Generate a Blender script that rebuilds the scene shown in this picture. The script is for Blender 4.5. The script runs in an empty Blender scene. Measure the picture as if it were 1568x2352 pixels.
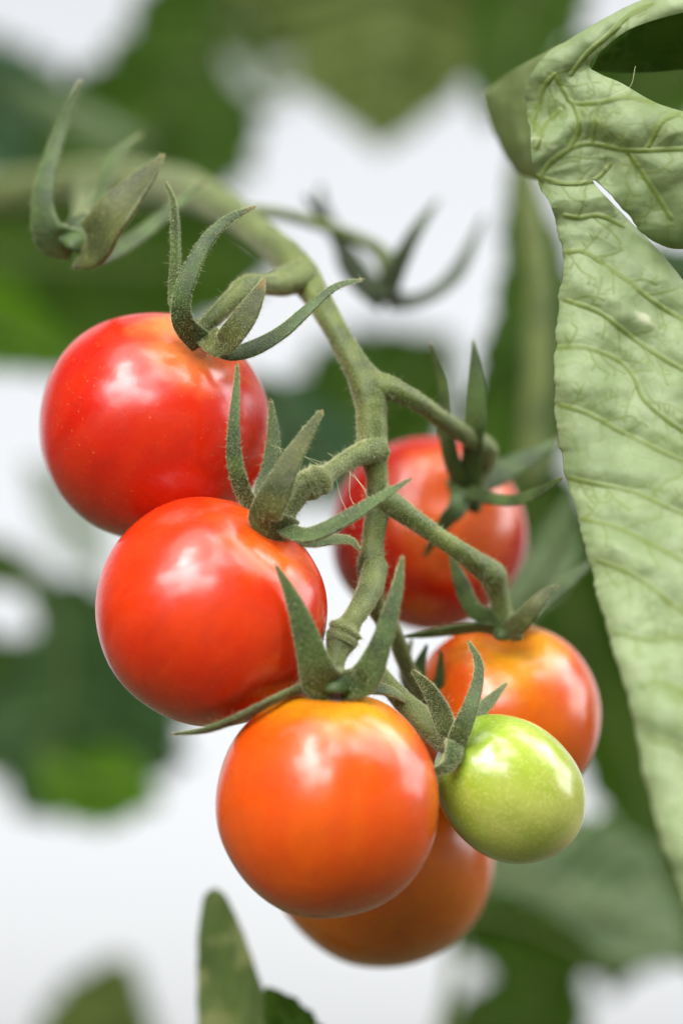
import bpy, math, random
from mathutils import Vector, Matrix, noise
R = math.radians
random.seed(11)
SC = bpy.context.scene
COL = SC.collection

# ------------------------------------------------------------------ camera
S = 8.3 / 1568.0          # centimetres per photo unit (photo taken as 1568 x 2352 units) at the reference distance
DIST = 40.0               # centimetres from lens to the reference plane
PITCH = R(15)
F = Vector((0, math.cos(PITCH), math.sin(PITCH)))
U = Vector((0, -math.sin(PITCH), math.cos(PITCH)))
X = Vector((1, 0, 0))
CAM = Vector((0, 0, 1.25)) - F * DIST * 0.01
cam = bpy.data.objects.new('camera', bpy.data.cameras.new('camera'))
COL.objects.link(cam); SC.camera = cam
cam.matrix_world = Matrix.Translation(CAM) @ Matrix((X, U, -F)).transposed().to_4x4()
cam.data.sensor_fit = 'VERTICAL'
cam.data.sensor_height = 36.0
cam.data.lens = 36.0 * DIST / (2352 * S)
cam.data.clip_start = 0.02; cam.data.clip_end = 3000
cam.data.dof.use_dof = True
cam.data.dof.focus_distance = (DIST + 0.15) * 0.01
cam.data.dof.aperture_fstop = cam.data.lens / 14.5
cam.data.dof.aperture_blades = 0

# ------------------------------------------------------------------ sky, sun, exposure
SUN_EL, SUN_AZ = R(60), R(-28)      # azimuth from straight behind the camera, negative = to the left
SUN_DIR = Vector((math.sin(SUN_AZ) * math.cos(SUN_EL), -math.cos(SUN_AZ) * math.cos(SUN_EL), math.sin(SUN_EL)))
w = bpy.data.worlds.new('World'); SC.world = w; w.use_nodes = True
nt = w.node_tree; N = nt.nodes; L = nt.links; N.clear()
out = N.new('ShaderNodeOutputWorld'); bg = N.new('ShaderNodeBackground')
sky = N.new('ShaderNodeTexSky'); sky.sky_type = 'NISHITA'; sky.sun_disc = False
sky.sun_elevation = SUN_EL; sky.sun_rotation = math.atan2(SUN_DIR.x, SUN_DIR.y)
sky.air_density = 1.0; sky.dust_density = 5.0
hs = N.new('ShaderNodeHueSaturation'); hs.inputs['Saturation'].default_value = 0.11
L.new(sky.outputs[0], hs.inputs['Color'])
# an overcast: bright patches added for the fruit's highlights and the white background
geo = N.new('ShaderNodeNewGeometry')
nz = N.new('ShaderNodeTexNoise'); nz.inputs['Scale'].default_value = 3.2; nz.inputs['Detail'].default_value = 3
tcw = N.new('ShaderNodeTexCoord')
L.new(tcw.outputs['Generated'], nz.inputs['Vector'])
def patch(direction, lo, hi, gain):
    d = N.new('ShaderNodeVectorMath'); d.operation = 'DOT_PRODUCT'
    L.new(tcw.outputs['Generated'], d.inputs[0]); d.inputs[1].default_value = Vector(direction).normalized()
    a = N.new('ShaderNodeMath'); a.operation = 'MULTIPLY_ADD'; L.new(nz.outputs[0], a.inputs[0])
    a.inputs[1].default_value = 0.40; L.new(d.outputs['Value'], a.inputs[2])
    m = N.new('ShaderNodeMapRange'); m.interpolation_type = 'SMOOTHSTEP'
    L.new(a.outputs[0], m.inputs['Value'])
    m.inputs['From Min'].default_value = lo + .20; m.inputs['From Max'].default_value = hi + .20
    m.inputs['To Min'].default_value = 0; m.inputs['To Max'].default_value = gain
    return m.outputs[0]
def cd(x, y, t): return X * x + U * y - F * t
ps = [patch(cd(.66, .73, -.10), 0.87, 0.965, 11.0),    # added bright patch high on the right, for the side highlights
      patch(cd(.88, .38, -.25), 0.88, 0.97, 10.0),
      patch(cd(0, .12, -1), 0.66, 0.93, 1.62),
      patch(cd(-.36, .50, .80), .925, .97, 10.0),      # added patches behind the camera, upper left to overhead, for the main highlights
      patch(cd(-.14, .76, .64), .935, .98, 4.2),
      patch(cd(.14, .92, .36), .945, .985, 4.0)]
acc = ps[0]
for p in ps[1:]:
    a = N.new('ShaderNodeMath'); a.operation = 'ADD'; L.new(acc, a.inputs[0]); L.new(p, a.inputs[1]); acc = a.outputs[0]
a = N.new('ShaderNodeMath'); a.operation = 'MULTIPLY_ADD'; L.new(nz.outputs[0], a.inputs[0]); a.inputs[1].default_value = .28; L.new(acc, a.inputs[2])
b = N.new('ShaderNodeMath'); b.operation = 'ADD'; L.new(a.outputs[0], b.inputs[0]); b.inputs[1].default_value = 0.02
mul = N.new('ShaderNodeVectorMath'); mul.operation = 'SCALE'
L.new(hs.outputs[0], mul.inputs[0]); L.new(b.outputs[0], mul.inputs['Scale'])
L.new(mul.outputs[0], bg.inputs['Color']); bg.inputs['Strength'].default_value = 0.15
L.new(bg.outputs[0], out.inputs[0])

sun = bpy.data.objects.new('sun', bpy.data.lights.new('sun', 'SUN')); COL.objects.link(sun)
sun.data.energy = 0.8; sun.data.angle = R(40); sun.data.color = (1.0, 0.965, 0.92)
sun.rotation_euler = SUN_DIR.to_track_quat('Z', 'Y').to_euler()
SC.view_settings.view_transform = 'Standard'; SC.view_settings.look = 'None'
SC.view_settings.exposure = 0.15; SC.view_settings.gamma = 1.0
SC.view_settings.use_curve_mapping = False
SC.cycles.use_denoising = True
SC.cycles.max_bounces = 8

# ------------------------------------------------------------------ geometry helpers
def P(x, y, d=0.0):
    """photo position and depth (cm behind the reference plane) -> world point in metres"""
    k = (DIST + d) * 0.01
    return CAM + F * k + X * ((x - 784) * S / DIST * k) + U * ((1176 - y) * S / DIST * k)
def Z(px, d=0.0):
    return px * S * (DIST + d) / DIST * 0.01
def V(x, y, t):
    """a direction: right, up, towards the camera"""
    return (X * x + U * y - F * t).normalized()

def cr(pts, n):
    """Catmull-Rom through tuples of any length, n samples"""
    P_ = [tuple(2 * a - b for a, b in zip(pts[0], pts[1]))] + list(pts) + [tuple(2 * a - b for a, b in zip(pts[-1], pts[-2]))]
    res = []
    m = len(pts) - 1
    for i in range(n):
        t = i / (n - 1) * m; k = min(int(t), m - 1); f = t - k
        p0, p1, p2, p3 = P_[k:k + 4]
        res.append(tuple(0.5 * (2 * b + (c - a) * f + (2 * a - 5 * b + 4 * c - e) * f * f + (3 * b - a - 3 * c + e) * f ** 3)
                         for a, b, c, e in zip(p0, p1, p2, p3)))
    return res

def mesh_obj(name, verts, faces, mat, parent=None, smooth=True, local=None):
    """verts are world points; the object sits at its parent's origin"""
    org = parent.matrix_world.translation if parent else Vector((0, 0, 0))
    me = bpy.data.meshes.new(name)
    me.from_pydata([tuple(v - org) for v in verts], [], faces)
    if smooth: me.polygons.foreach_set('use_smooth', [True] * len(faces))
    me.materials.append(mat); me.update()
    o = bpy.data.objects.new(name, me); COL.objects.link(o)
    if parent: o.parent = parent; o.matrix_world = Matrix.Translation(org)
    return o

def thing(name, label, cat, loc, group=None):
    o = bpy.data.objects.new(name, None); COL.objects.link(o)
    o.empty_display_size = 0.005
    o.location = loc; o.matrix_world = Matrix.Translation(loc)
    o['label'] = label; o['category'] = cat
    if group: o['group'] = group
    return o

def frames(pts):
    T = []
    for i in range(len(pts)):
        a = pts[max(i - 1, 0)]; b = pts[min(i + 1, len(pts) - 1)]
        T.append((b - a).normalized())
    n = T[0].orthogonal().normalized(); out_ = []
    for t in T:
        n = (n - t * n.dot(t)).normalized()
        out_.append((t, n, t.cross(n)))
    return out_

def scatter(vs, nrm, n, seg, per=5):
    rnd = random.Random(n * seg); res = []
    for i in range(n - 1):
        for j in range(seg):
            a, b = i * seg + j, i * seg + (j + 1) % seg
            for _ in range(per):
                u, v = rnd.random(), rnd.random()
                p = vs[a].lerp(vs[b], u).lerp(vs[a + seg].lerp(vs[b + seg], u), v)
                res.append((p, nrm[a].lerp(nrm[b], u).lerp(nrm[a + seg], v).normalized()))
    return res

def tube(ctrl, n=40, seg=18, rough=0.05, freq=900, ridges=0.035):
    """ctrl: (x, y, depth, radius in photo units); returns verts, faces, samples for hairs"""
    sm = cr(ctrl, n)
    pts = [P(a, b, d) for a, b, d, r in sm]; rr = [Z(max(r, 0.3), d) for a, b, d, r in sm]
    fr = frames(pts); vs, fs, hs_ = [], [], []
    for p, r, (t, u_, v_) in zip(pts, rr, fr):
        for j in range(seg):
            a_ = 2 * math.pi * j / seg
            dirv = u_ * math.cos(a_) + v_ * math.sin(a_)
            q = p + dirv * r
            k = 1 + rough * noise.noise(q * freq) + rough * 1.6 * noise.noise(q * freq * .35) + ridges * math.cos(5 * a_)
            q = p + dirv * r * k
            vs.append(q); hs_.append((q, dirv))
    for i in range(n - 1):
        for j in range(seg):
            a_ = i * seg + j; b_ = i * seg + (j + 1) % seg
            fs.append((a_, b_, b_ + seg, a_ + seg))
    hs_ = scatter(vs, [h[1] for h in hs_], n, seg, 8)
    vs.append(pts[0]); c0 = len(vs) - 1; vs.append(pts[-1]); c1 = c0 + 1
    for j in range(seg):
        fs.append((c0, (j + 1) % seg, j)); b_ = (n - 1) * seg
        fs.append((c1, b_ + j, b_ + (j + 1) % seg))
    return vs, fs, hs_

def sepal_mesh(path, roll=0.0, cup=0.35, thick=0.22, twist=0.0, n=34, seg=16):
    """path: (x, y, depth, half width); a fleshy pointed strip with a keel and rolled margins"""
    sm = cr(path, n)
    pts = [P(a, b, d) for a, b, d, r in sm]; rr = [Z(max(r * 1.0, 1.2), d) for a, b, d, r in sm]
    vs, fs, hs_ = [], [], []
    view = -F
    for i, (p, r) in enumerate(zip(pts, rr)):
        a = pts[max(i - 1, 0)]; b = pts[min(i + 1, n - 1)]
        t = (b - a).normalized()
        wv = t.cross(view)
        if wv.length < 1e-3: wv = t.cross(U)
        wv.normalize(); nv = wv.cross(t).normalized()
        an = roll + twist * i / (n - 1)
        wv, nv = wv * math.cos(an) + nv * math.sin(an), nv * math.cos(an) - wv * math.sin(an)
        for j in range(seg):
            q = 2 * math.pi * j / seg
            c, s_ = math.cos(q), math.sin(q)
            wob = 1 + 0.09 * noise.noise(p * 350 + Vector((c * 3, 0, 0)))
            keel = 0.16 * math.exp(-(c / 0.22) ** 2) * (1 if s_ < 0 else -0.55)
            off = wv * (r * c * wob) + nv * (r * (thick * s_ + cup * (c * c - 0.35) - keel))
            vs.append(p + off)
            hs_.append((p + off, (wv * c + nv * s_ * 1.2).normalized()))
    for i in range(n - 1):
        for j in range(seg):
            a_ = i * seg + j; b_ = i * seg + (j + 1) % seg
            fs.append((a_, a_ + seg, b_ + seg, b_))
    hs_ = scatter(vs, [h[1] for h in hs_], n, seg, 6)
    vs.append(pts[0]); vs.append(pts[-1] + (pts[-1] - pts[-2]) * 0.6); c0 = len(vs) - 2; c1 = c0 + 1
    for j in range(seg):
        fs.append((c0, j, (j + 1) % seg)); b_ = (n - 1) * seg
        fs.append((c1, b_ + (j + 1) % seg, b_ + j))
    return vs, fs, hs_

def hairs(parent, samples, count, lmin, lmax, mat, rad=0.000016, longs=0.03, lfac=4.0, name='hairs'):
    """fine hairs standing on a surface, curved, pointed"""
    vs, fs = [], []
    rnd = random.Random(len(samples) + count)
    for _ in range(count):
        i = rnd.randrange(len(samples)); p, nrm = samples[i]
        l = rnd.uniform(lmin, lmax)
        r = rad
        if rnd.random() < longs: l *= rnd.uniform(2, lfac); r *= 1.0
        d = (nrm + Vector((rnd.gauss(0, .3), rnd.gauss(0, .3), rnd.gauss(0, .3)))).normalized()
        bend = Vector((rnd.gauss(0, .3), rnd.gauss(0, .3), rnd.gauss(-.1, .3)))
        a = p - nrm * 0.00003; m_ = a + d * l * 0.5; e = a + (d + bend * .5).normalized() * l
        s1 = d.orthogonal().normalized(); s2 = d.cross(s1)
        k = len(vs)
        for c_, rr_ in ((a, r), (m_, r * .8)):
            for q in range(3):
                an = 2.094 * q
                vs.append(c_ + (s1 * math.cos(an) + s2 * math.sin(an)) * rr_)
        vs.append(e)
        for q in range(3):
            q2 = (q + 1) % 3
            fs.append((k + q, k + q2, k + 3 + q2, k + 3 + q)); fs.append((k + 3 + q, k + 3 + q2, k + 6))
    o = mesh_obj(name, vs, fs, mat, parent)
    o['kind'] = 'stuff'
    return o

# ------------------------------------------------------------------ materials
def newmat(name):
    m = bpy.data.materials.new(name); m.use_nodes = True
    t = m.node_tree; t.nodes.clear()
    o = t.nodes.new('ShaderNodeOutputMaterial'); p = t.nodes.new('ShaderNodeBsdfPrincipled')
    t.links.new(p.outputs[0], o.inputs[0])
    return m, t, p, o
def tex(t, kind, scale, coord, **kw):
    n_ = t.nodes.new(kind); n_.inputs['Scale'].default_value = scale
    for k, v in kw.items():
        if k in n_.inputs: n_.inputs[k].default_value = v
    t.links.new(coord, n_.inputs['Vector']); return n_
def ramp(t, src, lo, hi, a=0.0, b=1.0, smooth=True):
    m = t.nodes.new('ShaderNodeMapRange')
    if smooth: m.interpolation_type = 'SMOOTHSTEP'
    t.links.new(src, m.inputs['Value'])
    for k, v in zip(('From Min', 'From Max', 'To Min', 'To Max'), (lo, hi, a, b)): m.inputs[k].default_value = v
    return m.outputs[0]
def mix(t, fac, a, b):
    m = t.nodes.new('ShaderNodeMix'); m.data_type = 'RGBA'
    if isinstance(fac, (int, float)): m.inputs[0].default_value = fac
    else: t.links.new(fac, m.inputs[0])
    for s_, v in ((6, a), (7, b)):
        if isinstance(v, tuple): m.inputs[s_].default_value = v + (1,) if len(v) == 3 else v
        else: t.links.new(v, m.inputs[s_])
    return m.outputs[2]
def math_(t, op, a, b=None):
    m = t.nodes.new('ShaderNodeMath'); m.operation = op
    for i, v in enumerate((a, b)):
        if v is None: continue
        if isinstance(v, (int, float)): m.inputs[i].default_value = v
        else: t.links.new(v, m.inputs[i])
    return m.outputs[0]

def fruit_mat(name, base, alt, shoulder, sh=(0.80, 1.0), tip=None, fleck=0.5, fleck_col=(0.9, 0.45, 0.2), rough=0.26, sss=0.16,
              ssr=(1.0, .25, .1), seed=0.0, altamt=(0.35, 0.75), mottle=0.0, spec=0.62):
    m, t, p, o = newmat(name)
    tc = t.nodes.new('ShaderNodeTexCoord')
    mp = t.nodes.new('ShaderNodeMapping'); mp.inputs['Scale'].default_value = (72, 72, 72); mp.inputs['Location'].default_value = (seed, seed * 1.7, -seed)
    t.links.new(tc.outputs['Object'], mp.inputs['Vector']); co = mp.outputs[0]
    sep = t.nodes.new('ShaderNodeSeparateXYZ'); t.links.new(tc.outputs['Generated'], sep.inputs[0])
    n1 = tex(t, 'ShaderNodeTexNoise', 1.3, co, Detail=3.0, Roughness=.5)
    n2 = tex(t, 'ShaderNodeTexNoise', 5.0, co, Detail=4.0)
    c = mix(t, ramp(t, n1.outputs[0], *altamt), base, alt)
    c = mix(t, ramp(t, n2.outputs[0], .4, .7, 0, .30), c, tuple(v * .72 for v in base))
    ms_ = t.nodes.new('ShaderNodeMapping'); ms_.inputs['Scale'].default_value = (3.2, 3.2, .55); t.links.new(co, ms_.inputs['Vector'])
    n4 = tex(t, 'ShaderNodeTexNoise', 1.6, ms_.outputs[0], Detail=3.0, Roughness=.55)
    c = mix(t, ramp(t, n4.outputs[0], .42, .68, 0, .55), c, alt)
    c = mix(t, ramp(t, n4.outputs[0], .45, .28, 0, .18), c, tuple(v * .7 for v in base))
    zz = math_(t, 'ADD', sep.outputs['Z'], math_(t, 'MULTIPLY', math_(t, 'SUBTRACT', n1.outputs[0], .5), .35))
    c = mix(t, ramp(t, zz, sh[0], sh[1]), c, shoulder)
    if tip: c = mix(t, ramp(t, zz, .28, .0), c, tip)
    if mottle:
        n3 = tex(t, 'ShaderNodeTexNoise', 26, co, Detail=3.0, Roughness=.6)
        c = mix(t, ramp(t, n3.outputs[0], .47, .66, 0, mottle), c, fleck_col)
    if fleck:
        vo = tex(t, 'ShaderNodeTexVoronoi', 15.0, co)
        sz = math_(t, 'MULTIPLY', vo.outputs['Color'], 1.0)
        f1 = ramp(t, vo.outputs['Distance'], 0.07, 0.17, 1, 0)
        f2 = ramp(t, sz, .35, .6)
        c = mix(t, math_(t, 'MULTIPLY', math_(t, 'MULTIPLY', f1, f2), fleck), c, fleck_col)
    t.links.new(c, p.inputs['Base Color'])
    t.links.new(ramp(t, n2.outputs[0], .3, .7, rough * .85, rough * 1.25), p.inputs['Roughness'])
    p.inputs['Subsurface Weight'].default_value = sss
    p.inputs['Subsurface Radius'].default_value = ssr
    p.inputs['Subsurface Scale'].default_value = 0.0035
    p.inputs['Specular IOR Level'].default_value = spec
    p.inputs['Coat Weight'].default_value = 0.25; p.inputs['Coat Roughness'].default_value = 0.12
    nb = tex(t, 'ShaderNodeTexNoise', 55, co, Detail=3.0)
    bp = t.nodes.new('ShaderNodeBump'); bp.inputs['Strength'].default_value = .10; bp.inputs['Distance'].default_value = .0001
    t.links.new(nb.outputs[0], bp.inputs['Height'])
    nl = tex(t, 'ShaderNodeTexNoise', 2.6, co, Detail=3.0, Roughness=.5)
    b2 = t.nodes.new('ShaderNodeBump'); b2.inputs['Strength'].default_value = .5; b2.inputs['Distance'].default_value = .00022
    t.links.new(nl.outputs[0], b2.inputs['Height']); t.links.new(bp.outputs[0], b2.inputs['Normal']); t.links.new(b2.outputs[0], p.inputs['Normal'])
    return m

def green_mat(name, base, dark, speck=(0.55, 0.55, 0.28), amount=.5, rough=.5, scale=1.0, tipcol=None):
    """downy stem or sepal: mottled green under pale glandular dots"""
    m, t, p, o = newmat(name)
    tc = t.nodes.new('ShaderNodeTexCoord'); co = tc.outputs['Object']
    n1 = tex(t, 'ShaderNodeTexNoise', 260 * scale, co, Detail=4.0)
    n2 = tex(t, 'ShaderNodeTexNoise', 1500 * scale, co, Detail=3.0)
    vo = tex(t, 'ShaderNodeTexVoronoi', 6500 * scale, co)
    c = mix(t, ramp(t, n1.outputs[0], .35, .65), dark, base)
    c = mix(t, ramp(t, n2.outputs[0], .5, .75, 0, .35), c, dark)
    dots = math_(t, 'MULTIPLY', ramp(t, vo.outputs['Distance'], .15, .42, 1, 0), ramp(t, n2.outputs[0], .36, .62, .25, 1))
    c = mix(t, math_(t, 'MULTIPLY', dots, amount), c, speck)
    if tipcol:
        at = t.nodes.new('ShaderNodeAttribute'); at.attribute_name = 'tip'
        c = mix(t, at.outputs['Fac'], c, tipcol)
    t.links.new(c, p.inputs['Base Color'])
    p.inputs['Roughness'].default_value = rough; p.inputs['Specular IOR Level'].default_value = .35
    p.inputs['Sheen Weight'].default_value = .15; p.inputs['Sheen Roughness'].default_value = .4
    p.inputs['Sheen Tint'].default_value = (.9, .95, .6, 1)
    p.inputs['Subsurface Weight'].default_value = .12; p.inputs['Subsurface Radius'].default_value = (.4, 1, .2); p.inputs['Subsurface Scale'].default_value = .0012
    h = math_(t, 'ADD', math_(t, 'MULTIPLY', dots, .7), n2.outputs[0])
    bp = t.nodes.new('ShaderNodeBump'); bp.inputs['Strength'].default_value = .55; bp.inputs['Distance'].default_value = .00012
    t.links.new(h, bp.inputs['Height']); t.links.new(bp.outputs[0], p.inputs['Normal'])
    return m

def leaf_mat(name, base, dark, vein, transl=(0.25, 0.4, 0.05), tf=.3, spots=None, rough=.5, sc=1.0, fine=0.5, spec=.2, spot_lo=.66):
    m, t, p, o = newmat(name)
    tc = t.nodes.new('ShaderNodeTexCoord'); co = tc.outputs['Object']
    n1 = tex(t, 'ShaderNodeTexNoise', 90 * sc, co, Detail=5.0, Roughness=.6)
    n2 = tex(t, 'ShaderNodeTexNoise', 900 * sc, co, Detail=3.0)
    vo = t.nodes.new('ShaderNodeTexVoronoi'); vo.feature = 'DISTANCE_TO_EDGE'; vo.inputs['Scale'].default_value = 330 * sc
    wn = t.nodes.new('ShaderNodeVectorMath'); wn.operation = 'MULTIPLY_ADD'
    nw = tex(t, 'ShaderNodeTexNoise', 160 * sc, co); t.links.new(nw.outputs['Color'], wn.inputs[0])
    wn.inputs[1].default_value = (.006, .006, .006); t.links.new(co, wn.inputs[2]); t.links.new(wn.outputs[0], vo.inputs['Vector'])
    c = mix(t, ramp(t, n1.outputs[0], .36, .64), dark, base)
    c = mix(t, ramp(t, n2.outputs[0], .45, .7, 0, .4), c, dark)
    n5 = tex(t, 'ShaderNodeTexNoise', 38 * sc, co, Detail=4.0, Roughness=.7)
    c = mix(t, ramp(t, n5.outputs[0], .5, .72, 0, .35), c, tuple(min(.9, v * 1.3 + .035) for v in base))
    cell = ramp(t, vo.outputs['Distance'], .0, .10, 1, 0)
    c = mix(t, math_(t, 'MULTIPLY', cell, fine), c, vein)
    at = t.nodes.new('ShaderNodeAttribute'); at.attribute_name = 'vein'
    c = mix(t, at.outputs['Fac'], c, vein)
    if spots:
        ns = tex(t, 'ShaderNodeTexNoise', 230 * sc, co, Detail=2.0)
        c = mix(t, ramp(t, ns.outputs[0], spot_lo, spot_lo + .1, 0, .8), c, spots)
    t.links.new(c, p.inputs['Base Color']); p.inputs['Roughness'].default_value = rough
    p.inputs['Specular IOR Level'].default_value = spec
    bp = t.nodes.new('ShaderNodeBump'); bp.inputs['Strength'].default_value = .28; bp.inputs['Distance'].default_value = .0002
    h = math_(t, 'ADD', math_(t, 'MULTIPLY', cell, -.22), n2.outputs[0])
    t.links.new(h, bp.inputs['Height']); t.links.new(bp.outputs[0], p.inputs['Normal'])
    tr = t.nodes.new('ShaderNodeBsdfTranslucent'); t.links.new(mix(t, .5, c, transl), tr.inputs['Color'])
    ms = t.nodes.new('ShaderNodeMixShader'); ms.inputs[0].default_value = tf
    t.links.new(p.outputs[0], ms.inputs[1]); t.links.new(tr.outputs[0], ms.inputs[2]); t.links.new(ms.outputs[0], o.inputs[0])
    return m

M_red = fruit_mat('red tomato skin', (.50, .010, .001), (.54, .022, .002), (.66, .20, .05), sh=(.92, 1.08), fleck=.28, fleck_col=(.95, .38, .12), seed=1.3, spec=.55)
M_red2 = fruit_mat('scarlet tomato skin', (.57, .020, .001), (.61, .036, .002), (.68, .13, .008), sh=(.92, 1.12), fleck=.08, seed=4.1, spec=.55)
M_orange = fruit_mat('orange tomato skin', (.62, .080, .002), (.61, .056, .002), (.60, .26, .005), sh=(.84, 1.04), fleck=.0, seed=2.2, spec=.55)
M_green = fruit_mat('unripe tomato skin', (.33, .42, .04), (.42, .42, .10), (.21, .34, .02), sh=(.62, 1.0), tip=(.60, .54, .22), fleck=.45, fleck_col=(.66, .70, .30), seed=7.7, sss=.3, ssr=(.8, 1, .2), mottle=.16, rough=.2, spec=.7)
M_turning = fruit_mat('turning tomato skin', (.56, .070, .002), (.56, .105, .002), (.56, .24, .006), sh=(.88, 1.04), fleck=0, seed=5.5, spec=.55)
M_brown = fruit_mat('amber tomato skin', (.52, .100, .002), (.48, .115, .002), (.42, .24, .02), sh=(.7, 1.0), fleck=.2, seed=9.1, spec=.6)
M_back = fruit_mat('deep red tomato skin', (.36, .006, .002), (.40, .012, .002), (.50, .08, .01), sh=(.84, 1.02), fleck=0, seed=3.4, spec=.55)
M_stem = green_mat('downy stem', (.105, .135, .027), (.045, .068, .011), amount=.5)
M_sepal = green_mat('downy sepal', (.052, .095, .019), (.020, .043, .008), amount=.36, tipcol=(.16, .09, .03))
M_sepal_b = green_mat('olive sepal', (.072, .082, .014), (.032, .042, .007), amount=.32, tipcol=(.22, .12, .03))
M_sepal_d = green_mat('dark sepal', (.035, .050, .022), (.018, .028, .012), amount=.1)  # darker, greyer green than the other sepals
M_hair, t_, p_, o_ = newmat('pale hair')
p_.inputs['Base Color'].default_value = (.58, .60, .33, 1); p_.inputs['Roughness'].default_value = .5; p_.inputs['Alpha'].default_value = .75
M_fuzz, t_, p_, o_ = newmat('fruit down')
p_.inputs['Base Color'].default_value = (.7, .3, .15, 1); p_.inputs['Roughness'].default_value = .5; p_.inputs['Alpha'].default_value = .45

# ------------------------------------------------------------------ setting
gm, t, p, o = newmat('garden soil')
tc = t.nodes.new('ShaderNodeTexCoord'); n1 = tex(t, 'ShaderNodeTexNoise', 3, tc.outputs['Object'], Detail=8.0)
t.links.new(mix(t, ramp(t, n1.outputs[0], .4, .6), (.05, .035, .02), (.045, .075, .02)), p.inputs['Base Color']); p.inputs['Roughness'].default_value = .95
g = mesh_obj('ground', [Vector((-900, -900, 0)), Vector((900, -900, 0)), Vector((900, 900, 0)), Vector((-900, 900, 0))], [(0, 1, 2, 3)], gm, smooth=False)
g['kind'] = 'structure'

# ------------------------------------------------------------------ leaves
def seg_dist(px, py, line):
    best = 1e9
    for (ax, ay), (bx, by) in zip(line, line[1:]):
        dx, dy = bx - ax, by - ay
        t = max(0, min(1, ((px - ax) * dx + (py - ay) * dy) / (dx * dx + dy * dy + 1e-9)))
        best = min(best, math.hypot(px - ax - t * dx, py - ay - t * dy))
    return best

def finish_blade(name, vs, fs, att, mat, parent, thick=0.00025):
    o = mesh_obj(name, vs, fs, mat, parent)
    a = o.data.attributes.new('vein', 'FLOAT', 'POINT'); a.data.foreach_set('value', att)
    so = o.modifiers.new('thickness', 'SOLIDIFY'); so.thickness = thick; so.offset = 0
    return o

def blade(name, mid, mat, parent, nu=26, nv=70, fold=.25, curl=.25, lobes=0.10, nveins=6, seed=0, ripple=.05, veinw=.05):
    """a leaflet: mid = (x, y, depth, half width left, half width right); folded along its midrib, lobed margin, pinnate veins"""
    if mid[0][2] > 10: mid = [(a, b, d, l * 1.22, r * 1.22) for a, b, d, l, r in mid]
    sm = cr(mid, nv); vs, att = [], []
    rnd = random.Random(seed); ph = rnd.random() * 6
    pts = [P(a, b, d) for a, b, d, l, r in sm]
    for i in range(nv):
        x, y, d, l, r = sm[i]; l = max(l, 1.0); r = max(r, 1.0)
        a = pts[max(i - 1, 0)]; b = pts[min(i + 1, nv - 1)]
        t = (b - a).normalized(); wv = t.cross(-F).normalized(); nv_ = wv.cross(t).normalized()
        v = i / (nv - 1)
        for j in range(nu + 1):
            u = -1 + 2 * j / nu; au = abs(u)
            w_ = Z(r if u > 0 else l, d)
            edge = 1 + lobes * (math.sin(v * nveins * 6.28 + ph + (1 if u > 0 else 0)) * .6 + .5 * math.sin(v * nveins * 16.1 + ph * 2)) * au
            # pinnate veins run out and towards the tip
            q = (v * nveins - au * 0.9) % 1.0; qd = min(q, 1 - q)
            vein = max(math.exp(-(au / veinw) ** 2), .8 * math.exp(-(qd / .055) ** 2) * (1 - au * .5))
            h = -fold * au + curl * au * au - 0.10 * vein * .5 + ripple * math.sin(qd * 6.28) * (1 - au * .3)
            h += .10 * noise.noise(Vector((u * 2 + seed, v * 5, seed * .37)))
            vs.append(pts[i] + wv * (w_ * u * edge) + nv_ * (h * Z((l + r) / 2, d)))
            att.append(min(1, vein))
    fs = [(i * (nu + 1) + j, i * (nu + 1) + j + 1, (i + 1) * (nu + 1) + j + 1, (i + 1) * (nu + 1) + j) for i in range(nv - 1) for j in range(nu)]
    return finish_blade(name, vs, fs, att, mat, parent)

def leaf(label, mid, mat, seed=0, group='leaves out of focus behind the truss', midrib=True, stalk=None, name='tomato_leaf', **kw):
    c = mid[0]
    t = thing(name, label, 'leaf', P(c[0], c[1], c[2]), group)
    blade('blade', mid, mat, t, seed=seed, **kw)
    if midrib:
        k = [(a, b, d - .12 - .0 * i, max(1.2, 6 - 5 * i / len(mid))) for i, (a, b, d, l, r) in enumerate(mid)]
        vs, fs, _ = tube(k, n=30, seg=8)
        mesh_obj('midrib', vs, fs, M_stem, t)
    if stalk:
        vs, fs, _ = tube(stalk, n=24, seg=10)
        mesh_obj('leaf_stalk', vs, fs, M_stem, t)
    return t

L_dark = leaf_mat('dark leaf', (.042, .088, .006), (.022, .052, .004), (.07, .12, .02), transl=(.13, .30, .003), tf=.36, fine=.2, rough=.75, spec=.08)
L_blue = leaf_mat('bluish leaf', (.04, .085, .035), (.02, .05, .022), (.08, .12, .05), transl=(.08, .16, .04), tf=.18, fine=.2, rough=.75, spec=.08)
L_bright = leaf_mat('vivid leaf', (.09, .20, .006), (.05, .13, .005), (.2, .32, .05), transl=(.26, .60, .005), tf=.50, fine=.2, rough=.75, spec=.08)  # brighter and more translucent yellow green
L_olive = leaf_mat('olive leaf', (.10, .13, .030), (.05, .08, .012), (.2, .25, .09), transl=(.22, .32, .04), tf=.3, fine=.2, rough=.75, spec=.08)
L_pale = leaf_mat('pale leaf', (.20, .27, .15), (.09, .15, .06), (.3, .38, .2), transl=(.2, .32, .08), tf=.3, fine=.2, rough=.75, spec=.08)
L_deep = leaf_mat('darkest leaf', (.030, .065, .016), (.016, .040, .010), (.05, .09, .03), transl=(.03, .07, .01), tf=.15, fine=.2, rough=.75, spec=.08)  # deepest green of the leaf tones
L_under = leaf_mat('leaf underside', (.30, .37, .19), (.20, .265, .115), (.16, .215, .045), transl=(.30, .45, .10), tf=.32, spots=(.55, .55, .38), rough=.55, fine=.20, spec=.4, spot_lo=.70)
L_light = leaf_mat('whitish leaf', (.50, .54, .50), (.40, .46, .40), (.5, .5, .4), transl=(.6, .65, .6), tf=.4, fine=.1, rough=.75, spec=.08)
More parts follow.
